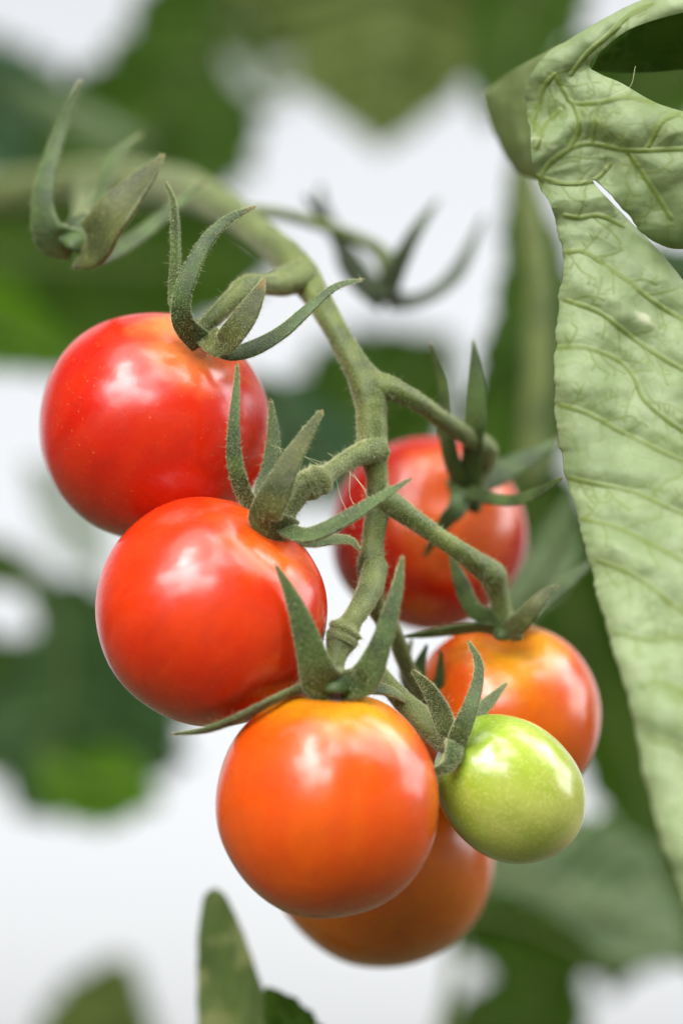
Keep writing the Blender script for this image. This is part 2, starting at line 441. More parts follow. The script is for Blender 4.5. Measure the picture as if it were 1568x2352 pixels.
L_spot = leaf_mat('speckled leaf', (.14, .19, .065), (.09, .135, .04), (.13, .19, .045), transl=(.2, .3, .04), tf=.25, spots=(.26, .28, .11), fine=.12, spot_lo=.50, spec=.1, sc=.7)

leaf('large dark green leaf across the upper left, blurred, under the white gap', [(640, -140, 30, 20, 20), (520, 40, 30, 110, 150), (400, 220, 30, 190, 150), (250, 360, 30, 190, 150), (60, 480, 30, 30, 30)], L_dark, 1)
leaf('bluish green leaf at the upper left edge of the photo', [(-160, 60, 33, 30, 30), (-40, 190, 33, 100, 130), (90, 300, 33, 110, 130), (260, 430, 33, 20, 20)], L_blue, 2)
leaf('wide dark leaf behind the first red tomato, under the thick stem', [(-200, 560, 28, 60, 60), (60, 600, 28, 160, 190), (300, 610, 28, 170, 170), (480, 610, 28, 130, 110), (660, 590, 28, 5, 5)], L_dark, 3)
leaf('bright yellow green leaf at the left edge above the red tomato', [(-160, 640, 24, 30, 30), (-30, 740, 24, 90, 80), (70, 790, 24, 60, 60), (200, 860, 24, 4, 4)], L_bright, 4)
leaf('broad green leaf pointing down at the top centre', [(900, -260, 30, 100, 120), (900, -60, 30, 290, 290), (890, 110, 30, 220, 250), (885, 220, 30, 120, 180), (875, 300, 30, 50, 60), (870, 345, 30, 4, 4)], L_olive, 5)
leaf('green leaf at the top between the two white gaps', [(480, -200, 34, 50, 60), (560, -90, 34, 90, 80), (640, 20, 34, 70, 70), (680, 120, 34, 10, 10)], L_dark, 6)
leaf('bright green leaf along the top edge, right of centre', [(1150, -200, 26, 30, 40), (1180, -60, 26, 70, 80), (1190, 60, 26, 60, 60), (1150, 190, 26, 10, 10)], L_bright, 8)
leaf('olive leaf under the top right curl, behind it', [(1650, 120, 22, 60, 60), (1500, 190, 22, 110, 100), (1350, 250, 22, 120, 120), (1180, 330, 22, 10, 10)], L_dark, 9)
leaf('olive green leaf tip beside the bend of the big pale leaf, at the top', [(1300, -200, 24, 40, 60), (1230, -40, 24, 110, 110), (1180, 100, 24, 90, 100), (1130, 230, 24, 40, 40), (1110, 290, 24, 5, 5)], L_dark, 31)
leaf('bluish leaf seen in the gap under the right lobe of the big pale leaf', [(1480, 560, 12, 5, 5), (1530, 610, 12, 40, 40), (1590, 660, 12, 60, 60), (1680, 760, 12, 20, 20)], L_blue, 33)
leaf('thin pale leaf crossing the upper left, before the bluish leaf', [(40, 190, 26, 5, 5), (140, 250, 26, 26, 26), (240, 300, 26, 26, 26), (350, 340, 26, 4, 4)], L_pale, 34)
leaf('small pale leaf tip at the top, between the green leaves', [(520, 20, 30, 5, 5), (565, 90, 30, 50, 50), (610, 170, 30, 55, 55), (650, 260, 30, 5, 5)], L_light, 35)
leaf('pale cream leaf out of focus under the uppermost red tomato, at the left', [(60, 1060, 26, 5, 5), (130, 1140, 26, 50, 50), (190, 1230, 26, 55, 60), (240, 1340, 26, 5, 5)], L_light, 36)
leaf('deep green leaf at the left edge, half behind the very dark leaf', [(-160, 1480, 30, 60, 60), (-20, 1600, 30, 130, 130), (100, 1690, 30, 110, 100), (250, 1760, 30, 5, 5)], L_dark, 37)
leaf('narrow dark leaf hanging beside the big pale leaf', [(1190, 330, 16, 10, 10), (1215, 480, 16, 36, 50), (1230, 640, 16, 70, 70), (1215, 820, 16, 80, 90), (1200, 1000, 16, 90, 110), (1190, 1200, 16, 20, 20)], L_dark, 10)
leaf('round green leaf behind the fork of the stem', [(560, 1130, 28, 10, 10), (720, 1040, 28, 120, 120), (860, 930, 28, 150, 150), (960, 850, 28, 110, 110), (1040, 770, 28, 4, 4)], L_dark, 11)
leaf('bluish leaf in the gap right of the first red tomato', [(560, 860, 20, 10, 10), (660, 960, 20, 70, 50), (740, 1060, 20, 90, 60), (830, 1180, 20, 10, 10)], L_blue, 12)
leaf('green leaf behind the turning tomato on the right', [(1130, 960, 20, 20, 20), (1240, 1180, 20, 90, 110), (1330, 1450, 20, 120, 120), (1440, 1730, 20, 95, 90), (1540, 1980, 20, 80, 60), (1640, 2260, 20, 20, 20)], L_dark, 13)
leaf('grey green leaf behind the deep red tomato', [(1120, 1480, 9, 5, 5), (1200, 1380, 9, 55, 50), (1270, 1270, 9, 60, 60), (1310, 1130, 9, 5, 5)], L_pale, 14, nveins=4)
leaf('large pale grey green leaf below the unripe tomato', [(1010, 1930, 17, 20, 20), (1150, 2000, 17, 100, 120), (1290, 2050, 17, 160, 130), (1430, 2110, 17, 130, 90), (1590, 2220, 17, 4, 4)], L_pale, 15)
leaf('dark leaf at the lower right between the small white gaps', [(1170, 2000, 23, 20, 20), (1190, 2100, 23, 130, 130), (1230, 2230, 23, 95, 80), (1220, 2420, 23, 110, 90)], L_dark, 16)
leaf('dark leaf at the lower right corner with a notch', [(1560, 2060, 24, 30, 30), (1480, 2130, 24, 70, 70), (1420, 2200, 24, 60, 60), (1400, 2290, 24, 4, 4)], L_dark, 17)
leaf('dark green leaf on the bottom edge under the amber tomato', [(1000, 2460, 26, 30, 30), (1100, 2350, 26, 60, 70), (1190, 2330, 26, 70, 60), (1300, 2390, 26, 4, 4)], L_dark, 18)
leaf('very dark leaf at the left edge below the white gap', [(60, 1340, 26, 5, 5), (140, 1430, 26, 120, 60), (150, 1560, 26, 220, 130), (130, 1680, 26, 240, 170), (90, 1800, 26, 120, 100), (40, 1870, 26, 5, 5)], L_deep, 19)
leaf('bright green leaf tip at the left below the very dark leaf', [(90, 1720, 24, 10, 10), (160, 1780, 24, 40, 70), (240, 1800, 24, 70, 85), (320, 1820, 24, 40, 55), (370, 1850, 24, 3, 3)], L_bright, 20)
leaf('small dark leaf at the left edge beside the red tomato', [(-120, 1270, 27, 20, 20), (-20, 1300, 27, 50, 40), (60, 1320, 27, 35, 35), (150, 1350, 27, 3, 3)], L_dark, 21)
leaf('olive leaf tip at the lower left corner', [(190, 2560, 30, 80, 80), (215, 2430, 30, 120, 120), (245, 2310, 30, 95, 95), (290, 2200, 30, 20, 20)], L_olive, 22)
leaf('speckled green leaf tip rising from the bottom edge', [(560, 2560, 4.6, 60, 60), (545, 2420, 4.6, 84, 100), (533, 2290, 4.6, 80, 74), (512, 2170, 4.6, 60, 54), (499, 2090, 4.6, 38, 34), (494, 2055, 4.6, 24, 20), (493, 2040, 4.6, 2, 2)], L_spot, 23, fold=.15, lobes=.02, nveins=4, ripple=.02, midrib=False, nu=40, nv=120)
leaf('small dark leaf tip beside the speckled leaf on the bottom edge', [(760, 2520, 4, 40, 60), (700, 2420, 4, 70, 70), (650, 2330, 4, 50, 50), (612, 2268, 4, 5, 5)], L_dark, 24, midrib=False)
vs, fs, _ = tube([(1036, 2060, 20, 10), (1044, 2180, 20, 12), (1030, 2300, 20, 14), (990, 2460, 20, 16)], n=30)
st = mesh_obj('leaf_stalk', vs, fs, M_stem); st['label'] = 'thin dark stalk hanging below the amber tomato, out of focus'; st['category'] = 'stalk'

vs, fs, _ = tube([(1190, 330, 13, 22), (1215, 480, 13, 26), (1238, 700, 13, 30), (1232, 900, 13, 32), (1215, 1120, 13, 34)], n=30)
st = mesh_obj('leaf_stalk', vs, fs, M_stem); st['label'] = 'thick upright green stalk out of focus just left of the big pale leaf'; st['category'] = 'stalk'
leaf('dark leaf overlapping the lower edge of the large grey green leaf', [(1020, 2100, 15, 10, 10), (1120, 2110, 15, 50, 70), (1260, 2150, 15, 40, 60), (1420, 2240, 15, 5, 5)], L_dark, 38)

# the big pale leaf on the right
VEINS = [[(1236, 404), (1262, 413), (1290, 421), (1325, 423), (1366, 413), (1400, 380)],
         [(1273, 171), (1250, 200), (1240, 245), (1226, 300)], [(1375, 236), (1440, 225), (1500, 240)], [(1317, 237), (1330, 290), (1307, 342)], [(1375, 236), (1365, 290), (1358, 330)],
         [(1420, 60), (1350, 120), (1310, 170)], [(1490, 335), (1520, 280), (1560, 262)], [(1500, 10), (1440, 40), (1380, 95)],
         [(1275, 800), (1346, 800), (1420, 830), (1456, 870), (1482, 922), (1568, 988), (1680, 1040)],
         [(1286, 581), (1334, 578), (1375, 601), (1444, 649), (1488, 684), (1568, 735), (1700, 800)],
         [(1238, 441), (1252, 386), (1307, 342), (1358, 330), (1444, 345), (1568, 342)],
         [(1297, 495), (1330, 500), (1375, 495), (1430, 520)],
         [(1230, 340), (1252, 290), (1286, 253)], [(1273, 171), (1297, 212), (1317, 237), (1375, 236)],
         [(1310, 1098), (1368, 1111), (1456, 1133), (1568, 1181), (1700, 1230)],
         [(1372, 1287), (1455, 1322), (1521, 1371), (1568, 1406), (1700, 1480)],
         [(1412, 1454), (1500, 1472), (1568, 1465), (1700, 1500)], [(1473, 1577), (1520, 1570), (1568, 1595), (1700, 1680)],
         [(1285, 930), (1350, 950), (1440, 1000), (1568, 1060)], [(1440, 345), (1490, 420), (1540, 500)],
         [(1500, 1700), (1560, 1720), (1640, 1790)], [(1300, 690), (1380, 720), (1470, 790), (1568, 850)],
         [(1330, 1190), (1430, 1220), (1568, 1290)]]
import numpy as np
def vein_segments():
    """main veins smoothed, plus finer side veins that leave them at an angle and curve towards the margin"""
    main, side = [], []
    rnd = random.Random(21)
    for v in VEINS:
        c = cr(v, len(v) * 5)
        main += [(a + b) for a, b in zip(c, c[1:])]
        acc_ = 0; step = 26
        for (ax, ay), (bx, by) in zip(c, c[1:]):
            l = math.hypot(bx - ax, by - ay); acc_ += l
            if acc_ < step: continue
            acc_ = 0; step = rnd.uniform(26, 46)
            sgn = rnd.choice((-1, 1)); an = math.atan2(by - ay, bx - ax) + sgn * rnd.uniform(.7, 1.1)
            x, y = ax, ay; kk = rnd.uniform(-.12, .12) - sgn * .05
            for _ in range(rnd.randint(4, 7)):
                x2, y2 = x + math.cos(an) * 13, y + math.sin(an) * 13
                side.append((x, y, x2, y2)); x, y = x2, y2; an += kk + rnd.uniform(-.3, .3)
                if rnd.random() < .35:
                    a2 = an + rnd.choice((-1, 1)) * 1.2
                    side.append((x, y, x + math.cos(a2) * 17, y + math.sin(a2) * 17))
    return np.array(main), np.array(side)
MAINV, SIDEV = vein_segments()
def dist_many(px, py, segs):
    best = np.full(px.shape, 1e9)
    for ax, ay, bx, by in segs:
        dx, dy = bx - ax, by - ay
        t = np.clip(((px - ax) * dx + (py - ay) * dy) / (dx * dx + dy * dy + 1e-9), 0, 1)
        best = np.minimum(best, np.hypot(px - ax - t * dx, py - ay - t * dy))
    return best
def patch_blade(name, rows, mat, parent, nu=70, nv=160, roll=30, bulge=0.25, quilt=.015, seed=0, vw=4.5, join=0.0, join_off=0.0):
    """rows: (xl, yl, dl, xr, yr, dr) from one end to the other"""
    sm = np.array(cr(rows, nv)); u = np.linspace(0, 1, nu + 1)[None, :]
    xl, yl, dl, xr, yr, dr = [sm[:, k][:, None] for k in range(6)]
    x = xl + (xr - xl) * u; y = yl + (yr - yl) * u; d = dl + (dr - dl) * u
    wpx = np.hypot(xr - xl, yr - yl)
    edge = np.exp(-(u * wpx / roll)); e2 = np.exp(-((1 - u) * wpx / roll))
    d1 = dist_many(x, y, MAINV); d2_ = dist_many(x, y, SIDEV)
    v1 = np.exp(-(d1 / vw) ** 2); v2 = np.exp(-(d2_ / 3.0) ** 2)
    pil = np.minimum(d1, 60) / 60.0; pil2 = np.minimum(d2_, 16) / 16.0
    jy = np.clip((125 - np.abs(y - 400)) / 50, 0, 1) * np.clip((1440 - x) / 60, 0, 1) * join
    jy = jy * jy * (3 - 2 * jy)
    d = d * (1 - jy) + (.42 + join_off) * jy; edge = edge * (1 - jy); e2 = e2 * (1 - jy)
    dd = d + bulge * (edge + e2) - quilt * 5 * np.sin(pil * 1.57) - .010 * np.sin(pil2 * 1.57) - .030 * v1 - .008 * v2
    att = np.minimum(1, v1 * .75 + .22 * np.exp(-(d1 / (vw * 3)) ** 2) + .65 * v2)
    vs = []
    for i in range(nv):
        for j in range(nu + 1):
            xx, yy = float(x[i, j]), float(y[i, j])
            n_ = .22 * noise.noise(Vector((xx / 170, yy / 120, seed * .1))) + .05 * noise.noise(Vector((xx / 60, yy / 50, seed))) + .006 * noise.noise(Vector((xx / 18, yy / 18, seed + 3)))
            xx += (7 * noise.noise(Vector((.3, yy / 45, 7 + seed))) + 3.5 * noise.noise(Vector((.6, yy / 13, 2)))) * float(edge[i, j])
            vs.append(P(xx, yy, float(dd[i, j]) + n_))
    fs = [(i * (nu + 1) + j, i * (nu + 1) + j + 1, (i + 1) * (nu + 1) + j + 1, (i + 1) * (nu + 1) + j) for i in range(nv - 1) for j in range(nu)]
    return finish_blade(name, vs, fs, att.ravel().tolist(), mat, parent, .0002)
BL = thing('tomato_leaf', 'big pale drooping leaf with raised veins hanging down the right side', 'leaf', P(1500, 100, 1), None)
patch_blade('blade', [(1258, 340, .5, 1350, 335, .45), (1238, 388, .45, 1354, 384, .40), (1240, 432, .43, 1364, 422, .38), (1264, 472, .42, 1430, 494, .30), (1292, 580, .3, 1526, 594, .3), (1284, 700, .2, 1600, 700, 0), (1272, 860, 0, 1660, 860, -.4),
                      (1285, 1030, -.3, 1700, 1060, -.9), (1330, 1200, -.9, 1740, 1260, -1.6), (1380, 1400, -1.6, 1780, 1480, -2.3), (1440, 1600, -2.4, 1800, 1680, -3.0),
                      (1485, 1800, -3.1, 1820, 1880, -3.6), (1545, 2010, -3.8, 1830, 2100, -4.3), (1640, 2220, -4.4, 1840, 2280, -4.8)], L_under, BL, nu=120, nv=560, seed=3, join=1.0, join_off=.005)
patch_blade('lobe', [(1700, -70, 0, 1700, 5, -.1), (1560, -35, .1, 1560, 30, 0), (1430, 22, .3, 1450, 65, .1), (1320, 82, .4, 1388, 108, .2), (1240, 140, .5, 1352, 150, .25), (1210, 215, .55, 1378, 172, .2),
                     (1216, 300, .5, 1425, 192, .1), (1234, 410, .5, 1500, 235, 0), (1325, 425, .45, 1570, 258, -.1), (1366, 415, .35, 1620, 268, -.15), (1440, 491, .25, 1680, 290, -.2), (1476, 534, .3, 1730, 330, -.2), (1536, 568, .4, 1790, 420, -.2), (1620, 566, .4, 1820, 500, -.2)],
            L_under, BL, nu=100, nv=300, seed=3, bulge=.2, join=1.0)
L_inner = leaf_mat('upper side of the curled leaf', (.065, .15, .014), (.035, .095, .008), (.12, .20, .04), transl=(.10, .24, .01), tf=.3, fine=.25, spec=.25)
L_fold = leaf_mat('folded back leaf', (.26, .32, .14), (.16, .21, .07), (.20, .25, .07), transl=(.3, .4, .05), tf=.3, fine=.1, rough=.7, spec=.1)
patch_blade('curled_edge', [(1290, 100, 1.0, 1300, 150, .8), (1200, 150, 2.2, 1262, 200, 1.1), (1118, 206, 3.6, 1240, 250, 1.3), (1110, 235, 3.8, 1238, 290, 1.4), (1132, 300, 3.8, 1238, 330, 1.5), (1152, 345, 3.7, 1240, 370, 1.6), (1182, 396, 3.5, 1248, 410, 1.6), (1225, 402, 3.0, 1250, 416, 1.6)],
            L_fold, BL, nu=36, nv=70, seed=5, roll=14, bulge=.05)
patch_blade('dark_upper_side', [(1360, 160, 1.0, 1372, 120, .8), (1420, 165, 1.2, 1440, 55, .6), (1500, 165, 1.3, 1540, 20, .5), (1650, 150, 1.3, 1680, -10, .4)], L_inner, BL, nu=30, nv=50, seed=8, bulge=.1)

# ------------------------------------------------------------------ truss stem
TS = thing('truss_stem', 'green downy truss stem forking down between the tomatoes', 'stem', P(855, 930, .9))
hs_near = []
def stem_part(name, ctrl, n=50, hair=True, **kw):
    vs, fs, hh = tube(ctrl, n=n, seg=20, **kw)
    o = mesh_obj(name, vs, fs, M_stem, TS)
    if hair: hs_near.extend(hh)
    return o
stem_part('main_stem', [(-120, 470, 21, 48), (60, 440, 18.5, 48), (230, 418, 15.5, 48), (380, 428, 11.5, 48), (480, 458, 7.6, 43), (600, 540, 4.4, 36), (690, 625, 2.5, 38),
                        (750, 720, 1.7, 28), (800, 810, 1.35, 28), (845, 890, 1.1, 38), (853, 960, 1.0, 34), (856, 1030, .95, 34), (866, 1100, .95, 25),
                        (868, 1160, .95, 29), (856, 1240, .9, 26), (852, 1310, .85, 31), (862, 1390, 1.2, 22), (905, 1460, 1.5, 20), (938, 1540, 1.8, 18), (975, 1600, 2.0, 15)], n=190, hair=True)
ped1 = stem_part('pedicel', [(700, 635, 2.1, 34), (655, 650, 1.8, 30), (620, 655, 1.5, 23), (590, 655, 1.2, 25), (565, 662, 1.0, 30), (545, 680, .85, 25), (515, 705, .75, 21), (485, 735, .7, 19), (465, 755, .7, 18)])
ped2 = stem_part('pedicel', [(868, 1030, .9, 34), (835, 1040, .7, 27), (790, 1062, .45, 21), (757, 1084, .25, 20), (743, 1094, .18, 25), (734, 1101, .14, 37), (725, 1106, .12, 32), (716, 1111, .11, 36), (703, 1117, .1, 34), (692, 1124, .05, 27), (675, 1150, 0, 23), (664, 1180, -.05, 16), (664, 1212, -.1, 17)], n=130, rough=.06)
ped3 = stem_part('pedicel', [(862, 1300, .8, 30), (850, 1345, .5, 29), (832, 1385, .25, 26), (812, 1418, .05, 24), (800, 1438, 0, 26), (794, 1448, -.02, 38), (790, 1457, -.03, 32), (786, 1466, -.04, 37), (781, 1477, -.05, 34), (775, 1492, -.1, 27), (768, 1525, -.2, 21), (766, 1560, -.3, 24)], n=130, rough=.06)
ped4 = stem_part('pedicel', [(860, 890, 1.1, 38), (900, 895, 1.1, 28), (960, 925, 1.3, 21), (1030, 975, 2.0, 20), (1085, 1010, 2.6, 22), (1115, 1035, 2.9, 28), (1108, 1070, 3.1, 24), (1085, 1110, 3.1, 28)])
ped5 = stem_part('pedicel', [(870, 1140, .9, 34), (910, 1165, .9, 27), (980, 1215, 1.0, 22), (1050, 1262, 1.1, 22), (1100, 1298, 1.4, 27), (1130, 1322, 1.5, 30), (1140, 1355, 1.7, 24), (1150, 1395, 1.8, 22), (1160, 1440, 1.9, 26)])
ped6 = stem_part('pedicel', [(845, 1520, .9, 18), (880, 1560, .7, 21), (925, 1610, .45, 23), (960, 1642, .3, 28), (985, 1668, .2, 25), (1010, 1695, .15, 25), (1030, 1712, .1, 22)], n=60)
ped7 = stem_part('pedicel', [(520, 480, 6.0, 16), (620, 488, 6.5, 14), (700, 505, 7.0, 14), (800, 540, 7.3, 14), (862, 570, 7.4, 17), (885, 600, 7.4, 22), (890, 650, 7.3, 18)], hair=False)
ped8 = stem_part('pedicel', [(205, 430, 15.5, 20), (190, 455, 9, 18), (185, 490, 4.6, 19), (175, 515, 3.4, 17), (165, 535, 2.8, 20)], hair=False)
hairs(TS, hs_near, 90000, .00013, .00032, M_hair, longs=.035, lfac=4.5)

# ------------------------------------------------------------------ tomatoes
def set_tip(o, n, seg, k):
    a = o.data.attributes.new('tip', 'FLOAT', 'POINT')
    vals = [max(0, min(1, (i // seg - n * k) / (n * .08))) for i in range(n * seg)] + [0, 1]
    a.data.foreach_set('value', vals)

def calyx(parent, sepals, disc, mat=None, hairy=900, name='calyx'):
    """disc: (x, y, depth, radius, axis); sepals: list of dict(path, roll ...)"""
    x, y, d, r, ax = disc
    c = P(x, y, d); rad = Z(r, d); s1 = ax.orthogonal().normalized(); s2 = ax.cross(s1)
    vs, fs = [], []; n, sg = 8, 30
    for i in range(n):
        q = i / (n - 1) * math.pi * .5
        for j in range(sg):
            a = 2 * math.pi * j / sg
            rr_ = rad * math.cos(q) * (1 + .12 * math.cos(5 * a))
            vs.append(c + (s1 * math.cos(a) + s2 * math.sin(a)) * rr_ + ax * (rad * .6 * math.sin(q)))
    for i in range(n - 1):
        for j in range(sg):
            a = i * sg + j; b = i * sg + (j + 1) % sg
            fs.append((a, b, b + sg, a + sg))
    fs.append(tuple(range(sg))[::-1])
    co = mesh_obj(name, vs, fs, mat or M_sepal, parent)
    hh = []
    for sp in sepals:
        path = [(a, b, d + dd, w_) for a, b, dd, w_ in sp['path']]
        v_, f_, h_ = sepal_mesh(path, roll=sp.get('roll', 0), cup=sp.get('cup', .28), thick=sp.get('thick', .42), twist=sp.get('twist', 0))
        so = mesh_obj('sepal', v_, f_, sp.get('mat', mat or M_sepal), co)
        set_tip(so, 34, 16, sp.get('tip', .93))
        hh.extend(h_)
    if hairy: hairs(parent, hh, int(hairy * 1.25), .00013, .00030, M_hair, longs=.03, lfac=5)
    return co

def tomato(label, cx, cy, d, rperp, rax, ax, mat, sepals, disc, egg=0.0, hairy=13000, down=4500, calmat=None, lob=.012, dim=.10, seed=0):
    c = P(cx, cy, d)
    t = thing('tomato', label, 'tomato', c, 'tomatoes on the truss')
    a_, b_ = Z(rax, d), Z(rperp, d)
    nt_, sg = 72, 112; me = bpy.data.meshes.new('fruit'); vs, fs, nr = [], [], []
    for i in range(nt_ + 1):
        th = math.pi * i / nt_
        for j in range(sg):
            ph = 2 * math.pi * j / sg
            r_ = b_ * math.sin(th) * (1 + lob * math.cos(5 * ph + seed) * math.sin(th) + .004 * math.sin(2 * ph + seed)) * (1 + egg * math.cos(th))
            z_ = a_ * math.cos(th) * (1 - dim * math.exp(-(th / .34) ** 2)) * 1.0
            k = 1 + .020 * noise.noise(Vector((math.cos(ph) * math.sin(th), math.sin(ph) * math.sin(th), math.cos(th))) * 1.7 + Vector((seed, 0, 0)))
            vs.append((r_ * math.cos(ph) * k, r_ * math.sin(ph) * k, z_ * k))
    for i in range(nt_):
        for j in range(sg):
            p0 = i * sg + j; p1 = i * sg + (j + 1) % sg
            fs.append((p0, p0 + sg, p1 + sg, p1))
    me.from_pydata(vs, [], fs); me.polygons.foreach_set('use_smooth', [True] * len(fs)); me.materials.append(mat)
    me.update(); me.validate()
    o = bpy.data.objects.new('fruit', me); COL.objects.link(o); o.parent = t
    q = ax.to_track_quat('Z', 'Y'); o.rotation_mode = 'QUATERNION'; o.rotation_quaternion = q
    if down:
        rnd = random.Random(seed + 5); sm = []
        for _ in range(4000):
            i = rnd.randrange(len(vs)); v = Vector(vs[i]); sm.append((c + q @ v, (q @ v).normalized()))
        hairs(t, sm, down, .00007, .00016, M_fuzz, rad=.000011, longs=0, name='down')
    if sepals: calyx(t, sepals, disc, calmat, hairy)
    return t

A1 = V(.44, .76, .46)
tomato('red tomato with pale flecks and a yellowish shoulder, uppermost of the truss', 355, 980, 1.55, 266, 262, A1, M_red, [
    dict(path=[(452, 770, .0, 26), (425, 745, -.1, 25), (402, 690, -.15, 19), (405, 600, -.1, 18), (404, 520, 0, 15), (398, 460, .1, 10), (380, 420, .15, 4)], roll=.9, cup=.3),
    dict(path=[(462, 785, -.15, 30), (425, 745, -.45, 27), (418, 690, -.6, 23), (440, 620, -.6, 21), (478, 550, -.55, 17), (525, 505, -.5, 11), (583, 476, -.45, 4)], roll=.2, tip=.90),
    dict(path=[(470, 760, .2, 16), (520, 720, .6, 16), (580, 665, .9, 14), (640, 625, 1.2, 9), (694, 597, 1.4, 3)], roll=.8),
    dict(path=[(478, 775, -.2, 30), (508, 795, -.55, 28), (542, 760, -.75, 31), (572, 715, -.8, 26), (595, 672, -.8, 15), (606, 640, -.8, 3)], roll=.25, cup=.4, mat=M_sepal_b, tip=.8),
    dict(path=[(490, 790, -.1, 26), (530, 812, -.3, 21), (585, 800, -.4, 21), (650, 763, -.4, 18), (710, 710, -.4, 14), (770, 660, -.35, 9), (832, 642, -.35, 3)], roll=.5, tip=.93),
], (468, 768, .75, 44, A1), seed=1, calmat=M_sepal)

A2 = V(.58, .73, .36)
tomato('scarlet tomato in front, overlapping the red tomato above it', 486, 1406, .1, 267, 262, A2, M_red2, [
    dict(path=[(640, 1205, .1, 22), (590, 1165, .0, 20), (560, 1130, -.1, 21), (541, 1060, -.2, 20), (538, 980, -.2, 15), (543, 900, -.15, 9), (545, 838, -.1, 3)], roll=.4),
    dict(path=[(640, 1195, .25, 18), (603, 1150, .45, 22), (618, 1085, .55, 21), (628, 1010, .6, 16), (622, 920, .65, 4)], roll=.3),
    dict(path=[(655, 1225, -.1, 42), (610, 1190, -.45, 38), (635, 1130, -.6, 34), (665, 1065, -.6, 26), (700, 1005, -.55, 17), (738, 946, -.5, 6)], roll=.1, cup=.35, mat=M_sepal_b, tip=.96),
    dict(path=[(640, 1200, .0, 26), (662, 1222, -.3, 23), (710, 1232, -.45, 22), (775, 1205, -.5, 22), (850, 1160, -.5, 18), (940, 1102, -.45, 4)], roll=.75, cup=.45),
    dict(path=[(670, 1240, .1, 14), (720, 1246, .2, 13), (770, 1240, .25, 12), (805, 1242, .3, 9), (824, 1262, .3, 3)], roll=.5),
], (648, 1205, -.05, 40, A2), seed=2, hairy=15000)

A3 = V(.08, .99, .10)
tomato('bright orange tomato at the bottom front with a wide star of sepals', 752, 1843, -.45, 257, 266, A3, M_orange, [
    dict(path=[(765, 1578, -.1, 40), (738, 1560, -.3, 50), (715, 1500, -.5, 34), (690, 1420, -.6, 25), (664, 1355, -.65, 14), (633, 1298, -.7, 3)], roll=.1, cup=.3),
    dict(path=[(790, 1578, -.1, 34), (838, 1560, -.4, 38), (868, 1500, -.55, 29), (895, 1420, -.6, 21), (914, 1345, -.6, 13), (924, 1278, -.6, 3)], roll=.3, cup=.4),
    dict(path=[(800, 1576, .2, 26), (850, 1548, .3, 24), (880, 1470, .2, 16), (902, 1380, .0, 10), (915, 1302, -.2, 3)], roll=.6),
    dict(path=[(760, 1578, .05, 22), (690, 1582, -.2, 18), (620, 1612, -.5, 16), (540, 1652, -.4, 16), (470, 1677, -.2, 12), (398, 1686, -.1, 3)], roll=1.1, cup=.25),
    dict(path=[(790, 1576, .3, 22), (850, 1580, .5, 20), (900, 1590, .6, 13), (930, 1610, .7, 3)], roll=.9),
], (776, 1580, -.42, 72, A3), seed=3, hairy=15000)

A4 = V(-.72, .64, .20)
tomato('small unripe green tomato beside the bright orange one', 1168, 1811, .35, 158, 190, A4, M_green, [
    dict(path=[(1040, 1705, .0, 20), (1028, 1675, -.1, 25), (1012, 1630, -.1, 25), (985, 1580, -.05, 17), (946, 1540, .0, 4)], roll=.5, cup=.45),
    dict(path=[(1045, 1715, -.1, 22), (1058, 1680, -.35, 24), (1078, 1630, -.4, 19), (1096, 1570, -.35, 14), (1098, 1520, -.3, 10), (1076, 1474, -.25, 3)], roll=.3),
    dict(path=[(1040, 1705, -.1, 18), (1042, 1718, -.35, 24), (1030, 1752, -.45, 20), (1010, 1768, -.5, 13), (975, 1777, -.5, 3)], roll=.4, mat=M_sepal),
    dict(path=[(1050, 1690, .25, 20), (1085, 1650, .45, 19), (1125, 1610, .55, 14), (1162, 1570, .6, 3)], roll=.6),
], (1042, 1708, .0, 28, A4), egg=-.03, seed=4, hairy=12000, lob=.0, dim=.06)

A5 = V(.05, .86, .50)
tomato('orange tomato turning from yellow, out of focus behind the unripe one', 1160, 1645, 2.8, 221, 218, A5, M_turning, [
    dict(path=[(1170, 1455, .1, 24), (1110, 1440, -.1, 17), (1040, 1446, -.2, 16), (980, 1455, -.2, 12), (925, 1462, -.2, 4)], roll=.8),
    dict(path=[(1175, 1455, -.1, 26), (1140, 1425, -.1, 24), (1090, 1400, 0, 22), (1060, 1340, .1, 19), (1035, 1275, .2, 6)], roll=.4),
    dict(path=[(1170, 1450, -.2, 26), (1195, 1430, -.5, 24), (1225, 1395, -.6, 20), (1250, 1365, -.6, 13), (1281, 1346, -.6, 3)], roll=.3, mat=M_sepal_b),
    dict(path=[(1180, 1440, .4, 24), (1240, 1390, .7, 20), (1300, 1340, .9, 18), (1370, 1280, 1.1, 5)], roll=.5),
], (1165, 1450, 1.9, 42, A5), seed=5, hairy=1500, down=0)

A6 = V(.25, .92, -.25)
tomato('amber brown tomato hanging lowest, behind the bright orange one', 879, 1968, 4.2, 256, 255, A6, M_brown, [
    dict(path=[(985, 1640, -.6, 24), (968, 1590, -.8, 24), (962, 1540, -.9, 17), (980, 1482, -1.0, 4)], roll=.4),
    dict(path=[(995, 1640, -.6, 24), (1005, 1590, -.8, 18), (1010, 1550, -.9, 12), (1013, 1495, -1.0, 4)], roll=.4),
    dict(path=[(975, 1640, -.5, 20), (950, 1590, -.4, 20), (930, 1540, -.4, 14), (945, 1470, -.5, 4)], roll=.4),
], (985, 1640, 2.9, 40, A6), seed=6, hairy=0, down=0)

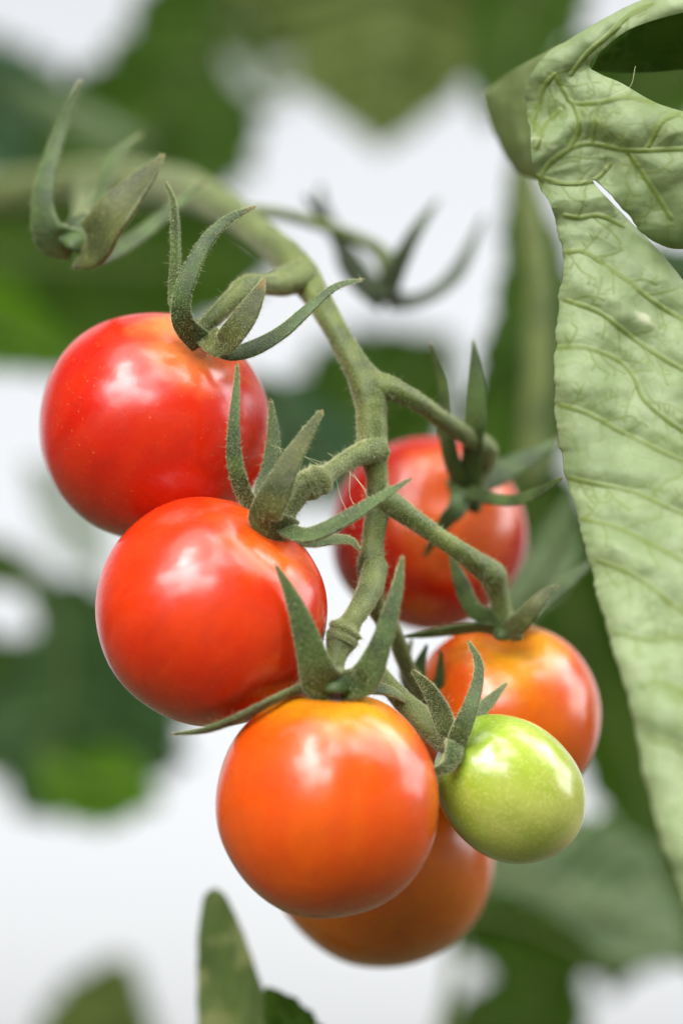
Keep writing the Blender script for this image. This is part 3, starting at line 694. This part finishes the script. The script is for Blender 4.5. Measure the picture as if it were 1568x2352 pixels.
A7 = V(.31, .36, .88)
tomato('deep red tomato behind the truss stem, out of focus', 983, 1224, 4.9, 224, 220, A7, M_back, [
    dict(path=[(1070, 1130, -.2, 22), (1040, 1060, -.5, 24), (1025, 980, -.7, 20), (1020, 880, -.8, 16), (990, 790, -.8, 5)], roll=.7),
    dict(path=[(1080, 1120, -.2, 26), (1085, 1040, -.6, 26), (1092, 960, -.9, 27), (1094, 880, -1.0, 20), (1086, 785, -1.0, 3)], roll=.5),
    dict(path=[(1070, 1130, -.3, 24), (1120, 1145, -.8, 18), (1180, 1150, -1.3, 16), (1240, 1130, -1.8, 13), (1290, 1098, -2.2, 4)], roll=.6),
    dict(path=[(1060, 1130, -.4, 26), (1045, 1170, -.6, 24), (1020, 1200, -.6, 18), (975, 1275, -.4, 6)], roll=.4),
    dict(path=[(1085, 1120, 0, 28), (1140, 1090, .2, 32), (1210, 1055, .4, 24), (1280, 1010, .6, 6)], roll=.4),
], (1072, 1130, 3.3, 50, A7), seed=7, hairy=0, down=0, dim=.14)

# calyces left without fruit
AC = V(.3, .8, .3)
E1 = thing('empty_calyx', 'fruitless green calyx with a tall sepal at the upper left, before the thick stem', 'calyx', P(190, 560, 2.1), 'calyces without a fruit')
calyx(E1, [
    dict(path=[(170, 560, .0, 39), (118, 540, -.1, 41), (100, 470, -.1, 28), (112, 390, 0, 23), (140, 300, .1, 18), (168, 230, .1, 11), (185, 186, .1, 4)], roll=.4),
    dict(path=[(200, 575, -.1, 49), (222, 560, -.5, 56), (262, 500, -.7, 50), (310, 440, -.7, 37), (348, 395, -.7, 22), (376, 356, -.7, 4)], roll=.5, cup=.5, mat=M_sepal_b),
    dict(path=[(200, 580, .2, 27), (240, 588, .5, 21), (310, 550, .9, 21), (390, 485, 1.3, 16), (468, 418, 1.7, 4)], roll=.5),
    dict(path=[(200, 550, .6, 29), (230, 450, 1.6, 20), (260, 370, 2.2, 16), (325, 308, 2.5, 5)], roll=.5),
    dict(path=[(150, 555, .2, 37), (180, 530, .3, 34), (215, 500, .3, 24), (225, 470, .3, 12)], roll=.3),
], (180, 562, 2.1, 56, AC), hairy=8000)
E2 = thing('empty_calyx', 'fruitless dark calyx against the white gap right of the stem, blurred', 'calyx', P(890, 670, 7.3), 'calyces without a fruit')
calyx(E2, [
    dict(path=[(885, 680, 0, 32), (910, 620, -.3, 27), (940, 560, -.5, 20), (970, 510, -.3, 15), (1005, 460, 1.5, 5)], roll=.4),
    dict(path=[(895, 690, 0, 30), (950, 692, .2, 20), (1010, 665, .6, 19), (1060, 610, 1.2, 18), (1110, 500, 2, 5)], roll=.4),
    dict(path=[(880, 690, 0, 27), (830, 660, .2, 19), (795, 610, .3, 18), (770, 540, .4, 15), (700, 452, -.3, 5)], roll=.4),
    dict(path=[(885, 680, .3, 24), (850, 640, 1.4, 19), (790, 560, 2.2, 19), (745, 490, 2.6, 16), (735, 430, 3, 7)], roll=.5),
], (888, 682, 7.3, 36, V(0, 1, .1)), mat=M_sepal_d, hairy=0)

# a few loose threads of web between the calyx and the stem
rw = random.Random(3); vs, fs = [], []
for a, b, sag in (((622, 1022, -.1), (800, 1080, .3), 4), ((640, 1026, 0), (712, 1108, .1), -8), ((804, 1085, .3), (828, 1178, -.2), -12), ((812, 1088, .3), (850, 1166, -.3), 10),
                  ((800, 1082, .3), (842, 1130, 0), 9), ((770, 1085, .3), (806, 1190, -.2), -6), ((752, 1040, .2), (800, 1072, .3), 7), ((745, 1072, .1), (700, 1050, .0), 5),
                  ((1400, 222, 0), (1458, 152, .2), 16)):
    mid_ = ((a[0] + b[0]) / 2 + sag, (a[1] + b[1]) / 2 + abs(sag) * .8, (a[2] + b[2]) / 2)
    v_, f_, _ = tube([a + (.4,), mid_ + (.4,), b + (.4,)], n=14, seg=5, rough=0)
    k = len(vs); vs += v_; fs += [tuple(i + k for i in f) for f in f_]
wb = mesh_obj('spider_threads', vs, fs, M_hair); wb['label'] = 'fine pale threads spun between the scarlet tomato\'s sepals and the stem'; wb['category'] = 'web'; wb['kind'] = 'stuff'
